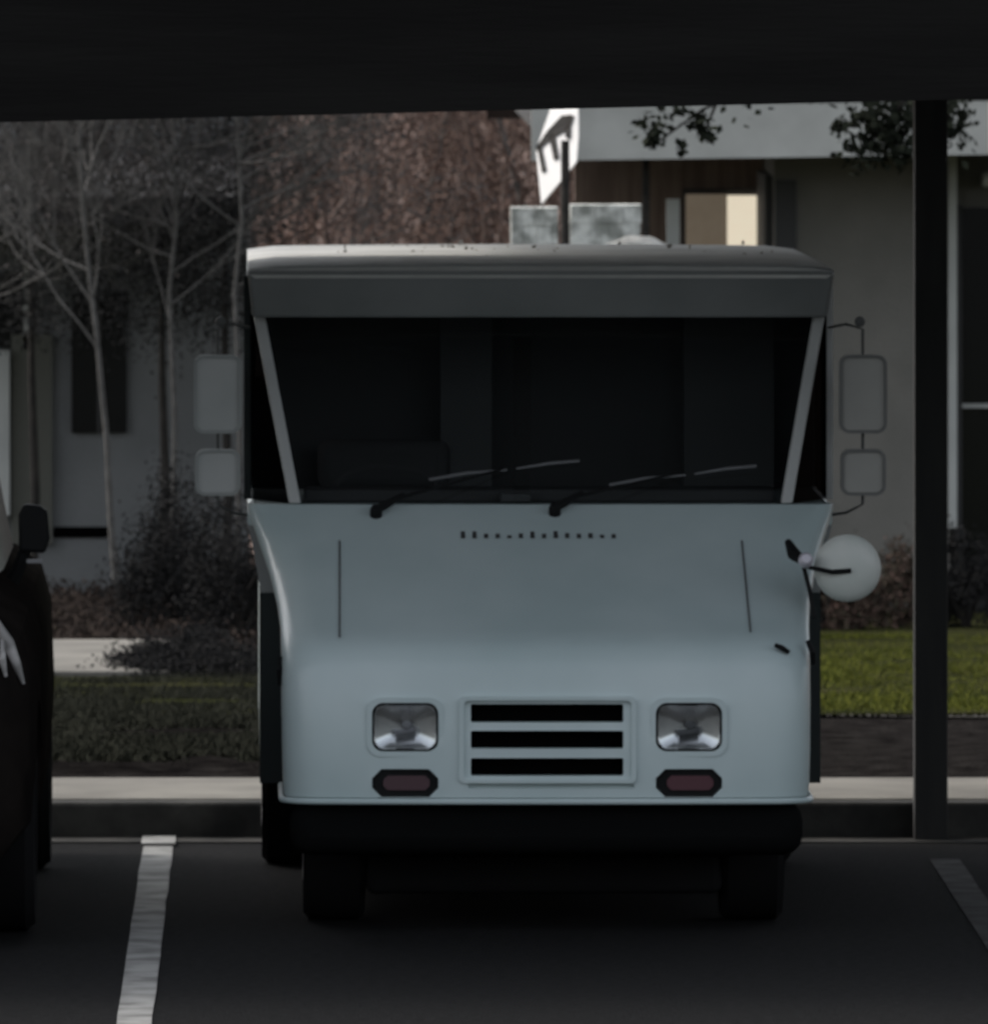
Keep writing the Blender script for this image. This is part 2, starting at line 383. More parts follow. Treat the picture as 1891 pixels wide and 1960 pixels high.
# hood latches
bm = bmesh.new()
p = on_hood(1497, 1240); tube(bm, [p+Vector((-.024, -.02, .01)), p+Vector((.0, -.022, .0)), p+Vector((.022, -.016, -.014))], [.007, .009, .007])
lt = finish('hood_latch', bm, 'black', VAN)
bm = bmesh.new(); tube(bm, [(.835, .10, .935), (.85, .10, .90), (.853, .13, .86)], [.008, .010, .008]); finish('hood_latch', bm, 'black', VAN)
bm = bmesh.new(); tube(bm, [(-.851, .16, .88), (-.853, .15, .84), (-.852, .17, .79)], [.008, .010, .008]); finish('hood_latch', bm, 'black', VAN)
# chin lip and bumper
bm = bmesh.new(); pts = nose_outline(.846, -.004, .13); 
vals = [(x, y) for x, y in pts if y < .9]
tube(bm, [(x, y, .428) for x, y in vals], .010, 8); finish('chin_lip', bm, 'paint', VAN, smooth=True)
bx('underbody_shade', 'rubber', VAN, -.574, .574, .45, .80, .10, .30, bevel=.03)  # dark box added to fill the shade between the front wheels
bx('bumper', 'bumperblack', VAN, -.82, .82, .035, .16, .25, .424, bevel=.07)
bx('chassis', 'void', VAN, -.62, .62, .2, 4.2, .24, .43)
# cab lower body, cargo box
bm = bmesh.new(); O = [(.905, .42), (.915, .50), (.915, 1.06), (.935, 1.18), (.955, 1.27), (.955, 1.331)]
prism(bm, O+[(-x, z) for x, z in O[::-1]], (0, 0, 0), 1.062, 4.40); low = finish('side_body', bm, 'paint', VAN)
c = bmesh.new()
for s in (-1, 1): disc(c, (s*.66, 3.35, .33), (s, 0, 0), [(0, 0), (.42, 0), (.42, .6), (0, .6)], 40)
cut(low, c)
b_ = low.modifiers.new('bevel', 'BEVEL'); b_.width = .02; b_.segments = 2; b_.limit_method = 'ANGLE'; b_.angle_limit = R(50)
bx('cargo_box', 'paint', VAN, -.955, .955, 2.25, 4.40, 1.334, 2.066, bevel=.01)
# roof with crowned section, visor
bm = bmesh.new(); rings = []
ys = [(.925, -.012), (.93, -.007), (.945, -.003), (1.0, -.001), (1.1, 0), (2, -.002), (3.2, -.012), (4.3, -.024), (4.40, -.026)]
for y, dz in ys:
    ring = []
    for i in range(25):
        a = -1+2*i/24; x = a*.945
        z = 2.116-.010*abs(a)**24-.006*a*a+dz
        ring.append(bm.verts.new((x, y, z)))
    ring.append(bm.verts.new((.955, y, 2.094+min(dz, 0)*.8))); ring.append(bm.verts.new((.93, y, 2.068)))
    for i in range(1, 6): ring.append(bm.verts.new((.93-1.86*i/6, y, 2.068)))
    ring.append(bm.verts.new((-.93, y, 2.068))); ring.append(bm.verts.new((-.955, y, 2.094+min(dz, 0)*.8)))
    rings.append(ring)
for a, b in zip(rings, rings[1:]):
    for i in range(len(a)): j = (i+1) % len(a); bm.faces.new((a[i], a[j], b[j], b[i]))
bm.faces.new(rings[0]); bm.faces.new(rings[-1])
finish('roof', bm, 'paintdull', VAN, smooth=True, auto=50)
bm = bmesh.new()
vs = [bm.verts.new(p) for p in ((-.957, .910, 2.094), (.957, .910, 2.094), (.940, 1.08, 1.937), (-.940, 1.08, 1.937), (-.935, 1.25, 2.080), (.935, 1.25, 2.080), (.935, 1.25, 1.935), (-.935, 1.25, 1.935))]
for f in ((0, 1, 2, 3), (4, 5, 6, 7), (0, 1, 5, 4), (3, 2, 6, 7), (0, 3, 7, 4), (1, 2, 6, 5)): bm.faces.new([vs[i] for i in f])
finish('visor', bm, 'visor', VAN, smooth=True, bevel=.012)
# wind screen
WB, WT, YB, YT, ZB, ZT = .79, .905, .955, 1.20, 1.336, 1.94
def ws(x, t, off=0): return Vector((x*(WB+(WT-WB)*t), YB+(YT-YB)*t+off, ZB+(ZT-ZB)*t))
bm = bmesh.new(); n = 10; g = {}
for i in range(n+1):
    for j in range(3): g[i, j] = bm.verts.new(ws(-1+2*i/n, j/2, -.03*(1-(-1+2*i/n)**2)))
for i in range(n):
    for j in range(2): bm.faces.new((g[i, j], g[i+1, j], g[i+1, j+1], g[i, j+1]))
finish('windscreen', bm, 'glass', VAN, smooth=True)
for s in (-1, 1):
    bm = bmesh.new(); p0, p1 = ws(s*1.013, 0), ws(s*1.013, 1)
    d = Vector((s*.019, 0, 0)); e = Vector((0, .04, 0))
    vs = [bm.verts.new(q) for q in (p0-d-e*.5, p0+d-e*.5, p0+d+e, p0-d+e, p1-d-e*.5, p1+d-e*.5, p1+d+e, p1-d+e)]
    for f in ((0, 1, 5, 4), (1, 2, 6, 5), (2, 3, 7, 6), (3, 0, 4, 7), (0, 3, 2, 1), (4, 5, 6, 7)): bm.faces.new([vs[i] for i in f])
    finish('windscreen_pillar', bm, 'pillar', VAN, smooth=True, bevel=.006)
    # quarter glass and side window
    bm = bmesh.new(); q = [ws(s*1.04, 0), Vector((s*.945, 1.28, 1.336)), Vector((s*.945, 1.28, 1.94)), ws(s*1.02, 1)]
    bm.faces.new([bm.verts.new(k) for k in q]); finish('quarter_glass', bm, 'dkglass', VAN)
    bm = bmesh.new(); box(bm, s*.955-.012, s*.955+.012-.0, 1.28, 1.325, 1.334, 2.067); finish('door_pillar', bm, 'pillar' if s > 0 else 'shadedark', VAN, bevel=.004)  # left pillar darker than the right: shade put into its colour
    bm = bmesh.new(); bm.faces.new([bm.verts.new(k) for k in ((s*.945, 1.326, 1.336), (s*.945, 2.249, 1.336), (s*.945, 2.249, 2.0), (s*.945, 1.326, 2.0))]); finish('side_window', bm, 'dkglass', VAN)
    bm = bmesh.new(); box(bm, s*.945-.012, s*.945+.012, 1.326, 2.249, 2.0, 2.067); finish('window_rail', bm, 'paint', VAN)
    # front corner vertical edge (pale outer frame)
    # side mirrors
    mx = s*1.052; my = .98
    bm = bmesh.new(); prism(bm, rrect(.150, .250, .03), (mx, my, 1.69), 0, .02); mo = finish('side_mirror', bm, 'mirrorwarm' if s > 0 else 'mirror', VAN, smooth=True, bevel=.004)
    bm = bmesh.new(); frame_ring(bm, mx, 1.69, .156, .256, .033, .134, .234, .022, my-.008, my+.024); finish('rim', bm, 'rim' if s > 0 else 'rimpale', mo, smooth=True)
    bm = bmesh.new(); prism(bm, rrect(.140, .145, .03), (mx, my, 1.435), 0, .02); m2 = finish('side_mirror', bm, 'mirrorwarm' if s > 0 else 'mirror', VAN, smooth=True, bevel=.004)
    bm = bmesh.new(); frame_ring(bm, mx, 1.435, .148, .152, .033, .126, .130, .022, my-.008, my+.024); finish('rim', bm, 'rim' if s > 0 else 'rimpale', m2, smooth=True)
    bm = bmesh.new()
    tube(bm, [(s*.95, 1.2, 1.90), (s*1.0, 1.06, 1.915), (mx, my+.035, 1.90), (mx, my+.035, 1.33), (s*1.0, 1.06, 1.30), (s*.95, 1.12, 1.29)], .005)
    disc(bm, (mx-.01*s, my+.02, 1.925), (0, -1, 0), [(0, .02), (.016, .015), (.018, 0), (0, -.01)], 12)
    finish('mirror_arm', bm, 'arm', VAN, smooth=True)
    # wheels
    for wy, wx in ((.74, .575), (3.35, .705)):
        bm = bmesh.new(); disc(bm, (s*wx, wy, .33), (s, 0, 0), [(.0, .0), (.2, .0), (.31, .0), (.33, .02), (.335, .1), (.33, .18), (.31, .2), (.2, .2), (.19, .18)], 40)
        wl = finish('wheel', bm, 'rubber', VAN, smooth=True)
        bm = bmesh.new(); disc(bm, (s*wx, wy, .33), (s, 0, 0), [(.205, .201), (.19, .185), (.16, .15), (.08, .17), (.07, .195), (0, .2)], 32); finish('rim', bm, 'steel', wl, smooth=True)
# panels on the step behind the nose, shade put into their colour
for s in (-1, 1):
    bm = bmesh.new(); O = [(.80, .42), (.80, 1.04), (.915, 1.04), (.915, .42)]
    prism(bm, [(s*x, z) for x, z in O], (0, 1.0, 0), .035, .06); finish('step_shade_panel', bm, 'shadedark', VAN)
    bm = bmesh.new(); O = [(.80, 1.042), (.84, 1.12), (.90, 1.25), (.953, 1.262), (.934, 1.18), (.917, 1.07), (.915, 1.042)]
    prism(bm, [(s*x, z) for x, z in O], (0, 1.0, 0), .035, .06); finish('step_shade_panel', bm, 'visor', VAN)
# wipers
def ws_uv(u, v, off=-.03):
    t = .1
    for _ in range(20):
        y = YB+(YT-YB)*t+off; z = PZ(v, 45+y); t = (z-ZB)/(ZT-ZB)
    return Vector((PX(u, 45+y)-.82+.0035*y, y, z))
for piv, mid, a, b in (((720, 992), (962, 898), (821, 918), (1109, 882)), ((1062, 988), (1300, 905), (1166, 928), (1448, 892))):
    pp = on_hood(piv[0], piv[1])+Vector((0, 0, .03)); m_ = ws_uv(*mid, off=-.055)
    bm = bmesh.new(); disc(bm, pp, (0, -.5, 1), [(0, .012), (.014, .01), (.02, -.005), (.02, -.05)], 14)
    tube(bm, [pp+Vector((-.012, -.01, -.008)), pp+Vector((.03, .005, .012)), pp+Vector((.09, .04, .045))], [.014, .014, .008])
    tube(bm, [pp+Vector((.06, .02, .03)), pp*.5+m_*.5+Vector((0, -.02, .01)), m_], [.007, .005, .004])
    wo = finish('wiper', bm, 'black', VAN, smooth=True)
    bm = bmesh.new(); q0, q1 = ws_uv(*a, off=-.052), ws_uv(*b, off=-.052)
    tube(bm, [q0, q0*.75+q1*.25+Vector((0, 0, .006)), q0*.48+q1*.52], [.0045, .005, .003]); tube(bm, [q0*.42+q1*.58, q0*.2+q1*.8+Vector((0, 0, .004)), q1], [.003, .005, .0045])
    finish('blade', bm, 'steel', wo, smooth=True)
# inside the cab
bx('dashboard', 'interior', VAN, -.77, .77, 1.07, 1.35, 1.3325, 1.375, bevel=.01)
bx('bulkhead', 'interior', VAN, -.94, .94, 2.20, 2.245, 1.334, 2.07)
bx('cab_locker', 'bulk', VAN, -.31, -.14, 2.05, 2.18, 1.334, 1.98)
bx('cab_locker', 'bulk', VAN, .50, .80, 2.02, 2.18, 1.334, 1.93)
for sx in (-.5,):
    bx('seat', 'interior', VAN, sx-.22, sx+.22, 2.0, 2.1, 1.334, 1.50, bevel=.04)
    bm = bmesh.new(); tube(bm, [(sx+.17*math.cos(t), 1.45+.06*math.sin(t), 1.36+.07*math.sin(t)) for t in (2*math.pi*k/24 for k in range(25))], .011, 6); finish('steering_wheel', bm, 'interior', VAN, smooth=True)
bx('dash_box', 'bulk', VAN, -.13, -.03, 1.0, 1.1, 1.337, 1.365, bevel=.006)
# round crossview mirror on the nose corner
bm = bmesh.new(); cc = Vector((.970, .28, 1.157))
disc(bm, cc, (-.08, -1, .05), [(0, .034), (.05, .030), (.085, .018), (.103, .004), (.108, -.006), (.106, -.014), (.09, -.016), (0, -.016)], 48)
rm = finish('round_mirror', bm, 'discback', VAN, smooth=True)
bm = bmesh.new(); tube(bm, [cc+Vector((.01, -.036, -.006)), cc+Vector((-.05, -.043, -.010)), cc+Vector((-.12, -.04, .004)), (.83, .26, 1.17)], [.008, .008, .007, .008])
tube(bm, [(.83, .26, 1.18), (.80, .32, 1.20), (.785, .40, 1.235)], [.013, .022, .012])
tube(bm, [(.83, .26, 1.16), (.85, .25, 1.08), (.862, .22, 1.00)], [.007, .008, .007])
finish('bracket', bm, 'black', rm, smooth=True)
bm = bmesh.new(); disc(bm, (.835, .235, 1.185), (0, -1, .3), [(0, .03), (.015, .024), (.024, .008), (.024, -.01), (.014, -.03), (0, -.03)], 20); finish('clamp_knob', bm, 'knob', rm, smooth=True)
# leaf scraps lying on the van roof
def leaves(bm, pts, size, flat=.0, rnd=random):
    for p in pts:
        s_ = size*rnd.uniform(.6, 1.3)
        a = Vector((rnd.gauss(0, 1), rnd.gauss(0, 1), rnd.gauss(0, 1)*(1-flat))).normalized()
        b = a.orthogonal().normalized(); b.rotate(Matrix.Rotation(rnd.uniform(0, 6.28), 3, a)) if flat < .5 else None
        c_ = a.cross(b)
        v = [bm.verts.new(p+b*s_*.5*i+c_*s_*.32*j) for i, j in ((-1, 0), (-.1, 1), (1, 0), (-.1, -1))]
        bm.faces.new(v)
bm = bmesh.new()
pts = [Vector((.82+random.choice([random.gauss(-.25, .17), random.uniform(-.8, .85)]), 45+random.uniform(1.5, 4.2), 2.100+random.uniform(0,.006))) for _ in range(70)]
leaves(bm, pts, .022, .3)
o = finish('leaf_scraps', bm, 'scrap'); tag(o, 'pale leaf scraps scattered along the top of the van roof', 'leaves', kind='stuff')

# ---------------------------------------------------------------- dark car at the left
CAR = empty('parked_car', (-1.745, 44.35, 0), 0, label='black car at the left edge of the picture, nose towards the camera', cat='car')
def loft(bm, secs):
    """secs: list of (y, [(x,z)...]) half outlines, mirrored"""
    rings = []
    for y, pr in secs:
        full = pr+[(-x, z) for x, z in pr[::-1]]
        rings.append([bm.verts.new((x, y+dy, z)) for (x, z), dy in [(q, 0) for q in full]])
    for a, b in zip(rings, rings[1:]):
        n = len(a)
        for i in range(n): j = (i+1) % n; bm.faces.new((a[i], a[j], b[j], b[i]))
    bm.faces.new(rings[0]); bm.faces.new(rings[-1])
def sec(w_, zt, zb=.28, sh=.0, tw=.86):
    return [(w_*.90, zb), (w_*.985, zb+.10), (w_, zb+.30), (w_*.99, zt-.22), (w_*.955, zt-.10), (w_*tw, zt-.03), (w_*.5, zt), (0.02, zt+.015)]
bm = bmesh.new()
loft(bm, [(0, sec(.74, .86, .34)), (.05, sec(.82, .94, .28)), (.16, sec(.90, 1.02, .26)), (.35, sec(.935, 1.08)), (.8, sec(.945, 1.12)), (1.3, sec(.945, 1.14)), (2.2, sec(.945, 1.14)), (3.6, sec(.945, 1.14)), (4.45, sec(.93, 1.06, .32)), (4.62, sec(.88, .98, .36))])
cb = finish('body', bm, 'carpaint', CAR, smooth=True, auto=60)
c = bmesh.new()
for s in (-1, 1):
    for wy in (.88, 3.72): disc(c, (s*.62, wy, .34), (s, 0, 0), [(0, 0), (.40, 0), (.40, .6), (0, .6)], 36)
cut(cb, c)
bm = bmesh.new()
def cs(w_, zt, zb=1.05): return [(w_, zb), (w_*.93, zb+(zt-zb)*.5), (w_*.84, zt-.06), (w_*.74, zt), (.02, zt+.02)]
loft(bm, [(1.15, cs(.80, 1.12)), (1.75, cs(.82, 1.50)), (2.2, cs(.82, 1.62)), (3.4, cs(.82, 1.62)), (4.3, cs(.80, 1.2))])
finish('cabin', bm, 'carglass', CAR, smooth=True, auto=50)
bx('roof', 'carpaint', CAR, -.60, .60, 2.05, 3.55, 1.63, 1.66, bevel=.012)
for s in (-1, 1):
    for wy in (.88, 3.72):
        bm = bmesh.new(); disc(bm, (s*.73, wy, .335), (s, 0, 0), [(0, 0), (.31, 0), (.335, .03), (.335, .17), (.31, .2), (.21, .2), (.2, .18)], 36); wl = finish('wheel', bm, 'rubber', CAR, smooth=True)
        bm = bmesh.new(); disc(bm, (s*.73, wy, .335), (s, 0, 0), [(.212, .195), (.19, .16), (.06, .175), (0, .19)], 24); finish('rim', bm, 'black', wl, smooth=True)
    # swept headlight at the corner
    bm = bmesh.new()
    bm = bmesh.new()
    tube(bm, [(s*.79, .15, 1.075), (s*.82, .15, 1.02), (s*.855, .16, .96), (s*.882, .17, .89), (s*.903, .19, .83)], [.008, .014, .020, .015, .006], 12)
    tube(bm, [(s*.84, .13, .97), (s*.838, .11, .91), (s*.850, .11, .855)], [.008, .012, .005], 10)
    finish('headlight', bm, 'carlamp', CAR, smooth=True)
    # door mirror
    bm = bmesh.new(); cx = s*.915
    prism(bm, [(x*(1 if s > 0 else -1), z) for x, z in [(-.05, -.07), (.035, -.075), (.05, -.03), (.042, .06), (.02, .078), (-.035, .085), (-.052, .05)]], (cx, 1.5, 1.255), -.05, .03)
    dm = finish('door_mirror', bm, 'black', CAR, smooth=True, bevel=.012)
    bm = bmesh.new(); tube(bm, [(cx-.03*s, 1.5, 1.19), (s*.86, 1.52, 1.12), (s*.82, 1.55, 1.06)], [.02, .022, .03]); finish('stalk', bm, 'black', dm, smooth=True)
    bm = bmesh.new(); prism(bm, rrect(.05, .012, .004), (cx+.0, 1.5, 1.155), -.06, -.04); finish('marker_lamp', bm, 'steel', dm)
bx('grille', 'void', CAR, -.42, .42, -.012, .02, .5, .70, bevel=.01)
bx('bumper', 'black', CAR, -.76, .76, -.03, .2, .22, .34, bevel=.03)

# ---------------------------------------------------------------- carport
CP = empty('carport', (2.245, 49.45, 0), 0, label='dark flat-roofed carport over the parked van', cat='carport')
SL = .0238
def slabx(name, m, y0, y1, d0, d1, x0=-16.0, x1=14.0, bevel=0):
    # heights follow the roof's slight sideways fall
    bm = bmesh.new(); vs = box(bm, x0, x1, y0, y1, 0, 1)
    for v in bm.verts:
        base = 2.686+SL*(v.co.x+2.245-2.19)
        v.co.z = base+(d1 if v.co.z > .5 else d0)
    return finish(name, bm, m, CP, bevel=bevel)
YFR = 43.8
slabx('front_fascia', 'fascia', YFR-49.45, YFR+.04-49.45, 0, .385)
slabx('roof_deck', 'soffit', YFR+.043-49.45, 47.3-49.45, .16, .25, x1=-2.1)  # left bay stops short, out of view, to let light onto the van roof
slabx('roof_deck', 'soffit', YFR+.043-49.45, 50.8-49.45, .162, .252, x0=-2.098)  # deeper right bay, out of view, added to shade the van roof
slabx('rear_beam', 'post', -.08, .08, .02, .158)
slabx('rear_beam', 'fascia', 47.302-49.45, 47.36-49.45, .0, .28)
for i in range(11):
    slabx('rafter', 'fascia', YFR+.05-49.45, .085, .03, .155, x0=-16+i*2.9, x1=-15.93+i*2.9)
for i in range(-3, 3):
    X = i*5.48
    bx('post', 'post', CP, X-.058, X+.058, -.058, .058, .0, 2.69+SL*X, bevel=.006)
# ---------------------------------------------------------------- house on the right
YW = 72.0
HR = empty('house', (3.5, YW, -.4), 0, label='taupe house with pale fascia and a glow standing in for sunlight on the right behind the carport', cat='house')
def hb(name, m, x0, x1, y0, y1, z0, z1, parent=None, bevel=0):
    par = parent or HR
    ox, oy, oz = (3.5, YW, -.4)
    return bx(name, m, par, x0-ox, x1-ox, y0-oy, y1-oy, z0-oz, z1-oz, bevel=bevel)
xw0 = PX(1482, YW); xw1 = PX(1818, YW)
FZ0 = PZ(302, 71.0); FZ1 = FZ0+.27
hb('wall', 'wallr', xw0, xw1, YW, YW+8, -.6, 2.4)
hb('corner_board', 'white', PX(1815, YW), PX(1831, YW), YW-.04, YW-.004, PZ(1010, YW), 2.25)
hb('wall', 'wallr', xw1+.04, xw1+9, YW+.3, YW+8, -.6, 2.4)
wd = hb('sliding_window', 'darkglass', PX(1845, YW), PX(1845, YW)+2.2, YW+.24, YW+.28, PZ(1150, YW), PZ(400, YW))
hb('frame', 'frame', PX(1836, YW), PX(1845, YW), YW+.2, YW+.285, PZ(1150, YW), PZ(395, YW), wd)
hb('frame', 'white', PX(1845, YW)+.001, PX(1845, YW)+2.2, YW+.20, YW+.238, PZ(784, YW), PZ(776, YW), wd)
hb('wall_lamp', 'lampwhite', PX(1882, YW), PX(1882, YW)+.07, YW+.12, YW+.28, PZ(360, YW), PZ(332, YW), bevel=.02)
# fascia and soffit, roof
bmf = bmesh.new(); vs = box(bmf, PX(1017, 71)-3.5, 8.5, -1.04, -.98, FZ0+.4, FZ1+.4)
for v in bmf.verts: v.co.z += (v.co.x-(PX(1480, 71)-3.5))*.014
finish('fascia_board', bmf, 'gutter', HR)
hb('soffit', 'eave', PX(1017, 71), 12, YW-.976, YW+8, FZ0+.15, FZ0+.19)
bmr = bmesh.new(); r0 = [bmr.verts.new(p) for p in ((PX(1017, 71)-3.6, -1.06, FZ1+.44), (8.6, -1.06, FZ1+.50), (8.6, 4.5, FZ1+2.2), (PX(1017, 71)-3.6, 4.5, FZ1+2.1), (PX(1017, 71)-3.6, 8, FZ0+.44), (8.6, 8, FZ0+.5))]
bmr.faces.new(r0[:4]); bmr.faces.new((r0[3], r0[2], r0[5], r0[4])); finish('roof', bmr, 'shingle', HR)
# porch recess with brown wall
YP = 73.6
hb('porch_wall', 'wallbrown', PX(1100, YP), xw0-.002, YP, YP+.2, -.6, 2.2)
hb('porch_post', 'barkdark', PX(1230, 71.2), PX(1243, 71.2), 71.2, 71.28, -.5, FZ0+.14)
hb('porch_column', 'white', PX(1276, 71.6), PX(1301, 71.6), 71.6, 71.68, -.5, PZ(382, 71.6))
wn = hb('window', 'frame', PX(1306, YP), PX(1462, YP), YP-.05, YP-.006, PZ(640, YP), PZ(362, YP))  # window added to hold the glow that replaces sunlight
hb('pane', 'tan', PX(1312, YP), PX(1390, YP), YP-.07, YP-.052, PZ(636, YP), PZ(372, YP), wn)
b2 = hb('pane', 'cream', PX(1391, YP), PX(1450, YP), YP-.072, YP-.052, PZ(636, YP), PZ(374, YP), wn); b2['label'] = 'cream pane glowing in place of sunlight'
hb('dark_end_panel', 'frame', xw0-.04, xw0-.002, YW+.2, YP-.08, -.5, 1.85)  # dark panel over the house's end wall
hb('dark_wall_strip', 'frame', PX(1484, YW), PX(1524, YW), YW-.03, YW-.002, PZ(560, YW), PZ(345, YW))  # dark strip at the left edge of the wall
# ---------------------------------------------------------------- building on the left
YL = 74.0; OL = (PX(100, YL), YL, -.4)
HL = empty('garage', OL, 0, label='low grey rendered building on the left behind the bare trees', cat='building')
def lb(name, m, u0, u1, v0, v1, y0, y1, parent=None):
    return bx(name, m, parent or HL, PX(u0, YL)-OL[0], PX(u1, YL)-OL[0], y0, y1, PZ(v1, YL)-OL[2], PZ(v0, YL)-OL[2])
lb('wall', 'walll', -900, 474, 200, 1160, .0, 5)
lb('corner_column', 'white', -18, 19, 670, 985, -.12, -.003)
lb('pilaster', 'olive', 22, 100, 640, 1040, -.06, -.002)
lb('foundation_vent', 'void', 103, 212, 1008, 1028, -.02, -.002)
wn = lb('window', 'darkglass', 137, 243, 560, 828, -.03, -.004)
lb('mullion', 'frame', 186, 192, 560, 828, -.045, -.031, wn)
wn = lb('window', 'darkglass', -120, 44, 520, 665, -.03, -.003)
lb('frame', 'white', 45, 62, 505, 668, -.06, -.004, wn)
bmr = bmesh.new(); e = [bmr.verts.new(p) for p in ((PX(-950, YL)-OL[0], -.9, 1.72+.4), (PX(470, YL)-OL[0], -.9, 1.72+.4), (PX(470, YL)-OL[0], 3.5, 3.3), (PX(-950, YL)-OL[0], 3.5, 3.3))]
e2 = [bmr.verts.new(v.co-Vector((0, 0, .14))) for v in e]
bmr.faces.new(e); bmr.faces.new(e2)
for i in range(4): j = (i+1) % 4; bmr.faces.new((e[i], e[j], e2[j], e2[i]))
finish('roof', bmr, 'shingle', HL)
# low pale stone walls behind the van, boulders
def stone_wall(u0, u1, v0, Y, label):
    bm = bmesh.new(); x0, x1 = PX(u0, Y), PX(u1, Y); z1 = PZ(v0, Y); n = 26
    for r_ in range(14):
        zz = z1-.085*r_; x = x0
        while x < x1-.02:
            w_ = min(random.uniform(.05, .14), x1-x)
            box(bm, x+.001, x+w_-.001, Y+random.uniform(0, .012), Y+.24, zz-.0845, zz-.0005); x += w_
    o = finish('stone_wall', bm, 'stone'); tag(o, label, 'wall', 'pale stone walls behind the van'); return o
stone_wall(978, 1068, 398, 66.5, 'pale mottled stone wall left of the dark sign post, above the van roof')
stone_wall(1092, 1228, 393, 66.5, 'pale mottled stone wall right of the dark sign post, above the van roof')
def boulder(u, v, Y, r, label):
    bm = bmesh.new(); bmesh.ops.create_icosphere(bm, subdivisions=4, radius=r)
    sd_ = random.random()*50
    for q in bm.verts:
        k = 1+.35*mn.noise(q.co/r*1.1+Vector((sd_, 0, 0)))+.1*mn.noise(q.co/r*4); q.co = Vector((q.co.x*1.5*k, q.co.y*k, q.co.z*.75*k))
    o = finish('boulder', bm, 'boulder', smooth=True, auto=60); o.location = PT(u, v, Y); tag(o, label, 'boulder'); return o
boulder(1215, 500, 65.6, .14, 'rounded pale boulder just above the van roof beside the stone wall')
# angled board sign on a dark post
YS = 66.0
SG = empty('sign', (PX(1082, YS), YS, gzs(YS)), 0, label='white angled board with dark strokes on a thin dark post, above the van roof', cat='sign')
bm = bmesh.new(); O = Vector((PX(1082, YS), YS, gzs(YS)))
tube(bm, [(0, .02, 0), (0, .02, 1.0), (0, .02, 2.35)], [.020, .020, .020], 12); finish('post', bm, 'barkdark', SG, smooth=True)
def sgp(u, v, off=0):
    q = PT(u, v, YS)-O; x = q.x
    return Vector((x, -.06-1.05*x+.75*(q.z-1.75)+off, q.z))
poly = [(1062, 200), (1110, 200), (1110, 262), (1105, 313), (1038, 394), (1029, 292)]
bm = bmesh.new(); f0 = [bm.verts.new(sgp(*p)) for p in poly]; f1 = [bm.verts.new(sgp(*p)+Vector((.004, .010, -.004))) for p in poly]
bm.faces.new(f0); bm.faces.new(f1[::-1])
for i in range(len(poly)): j = (i+1) % len(poly); bm.faces.new((f0[i], f0[j], f1[j], f1[i]))
bd = finish('board', bm, 'sail', SG)
for st in ([(1104, 226), (1096, 250), (1060, 272), (1032, 296), (1030, 288), (1052, 256), (1080, 226)], [(1054, 262), (1066, 258), (1074, 308), (1064, 312)], [(1032, 284), (1040, 280), (1050, 332), (1041, 336)], [(1086, 226), (1098, 224), (1096, 272), (1086, 268)]):
    bm = bmesh.new(); bm.faces.new([bm.verts.new(sgp(u, v)+Vector((-.003, -.004, .003))) for u, v in st]); finish('stroke', bm, 'barkdark', bd)

# ---------------------------------------------------------------- trees and shrubs
def limb(bm, p, d, L, r, depth, rnd, ends, up=.25, n=6, spread=.7, kids=3, wig=.25):
    pts = [p.copy()]; q = p.copy(); dd = d.normalized(); segs = 5
    for i in range(segs):
        dd = (dd+Vector((rnd.gauss(0, wig*.5), rnd.gauss(0, wig*.5), rnd.gauss(0, wig*.3)+up*.06))).normalized()
        q = q+dd*L/segs; pts.append(q.copy())
    tube(bm, pts, [r*(1-.45*i/segs) for i in range(segs+1)], n if r > .01 else 4)
    ends.append(q)
    if depth <= 0: return
    for k in range(kids):
        t = rnd.uniform(.35, 1); j = min(int(t*segs), segs-1); s_ = pts[j].lerp(pts[j+1], t*segs-j)
        nd = (dd+Vector((rnd.uniform(-1, 1), rnd.uniform(-1, 1), rnd.uniform(-.5, .9)+up))*spread).normalized()
        limb(bm, s_, nd, L*rnd.uniform(.5, .8), r*.55, depth-1, rnd, ends, up, n, spread, kids, wig)
def cloud(bm, centres, rad, per, size, rnd):
    for c_ in centres:
        k = rnd.uniform(.6, 1.2)
        leaves(bm, [c_+Vector((rnd.gauss(0, 1), rnd.gauss(0, 1), rnd.gauss(0, .8)))*rad*k for _ in range(per)], size, 0, rnd)
def tree(base, pts, r0, seed, bark, leaf, label, cat='tree', group=None, name='bare_tree', depth=3, L=.8, kids=4, per=8, lsize=.05, crad=.12, spread=.8, starts=None, kidr=.4):
    rnd = random.Random(seed); base = Vector(base)
    T = empty(name, base, label=label, cat=cat, group=group)
    bm = bmesh.new(); P = [Vector(q)-base for q in pts]
    tube(bm, P, [r0*(1-.6*i/(len(P)-1)) for i in range(len(P))], 8)
    finish('trunk', bm, bark, T, smooth=True)
    bm = bmesh.new(); ends = []
    n = len(P)
    for i in range(starts or 7):
        t = rnd.uniform(.35, 1)*(n-1); j = min(int(t), n-2); s_ = P[j].lerp(P[j+1], t-j)
        d = Vector((rnd.uniform(-1, 1), rnd.uniform(-.6, .6), rnd.uniform(.0, .9)))
        limb(bm, s_, d, L*rnd.uniform(.6, 1.1), r0*kidr, depth, rnd, ends, kids=kids, spread=spread)
    finish('limbs', bm, bark, T, smooth=True)
    if leaf:
        bm = bmesh.new(); cloud(bm, ends, crad, per, lsize, rnd); finish('crown', bm, leaf, T)
    return T
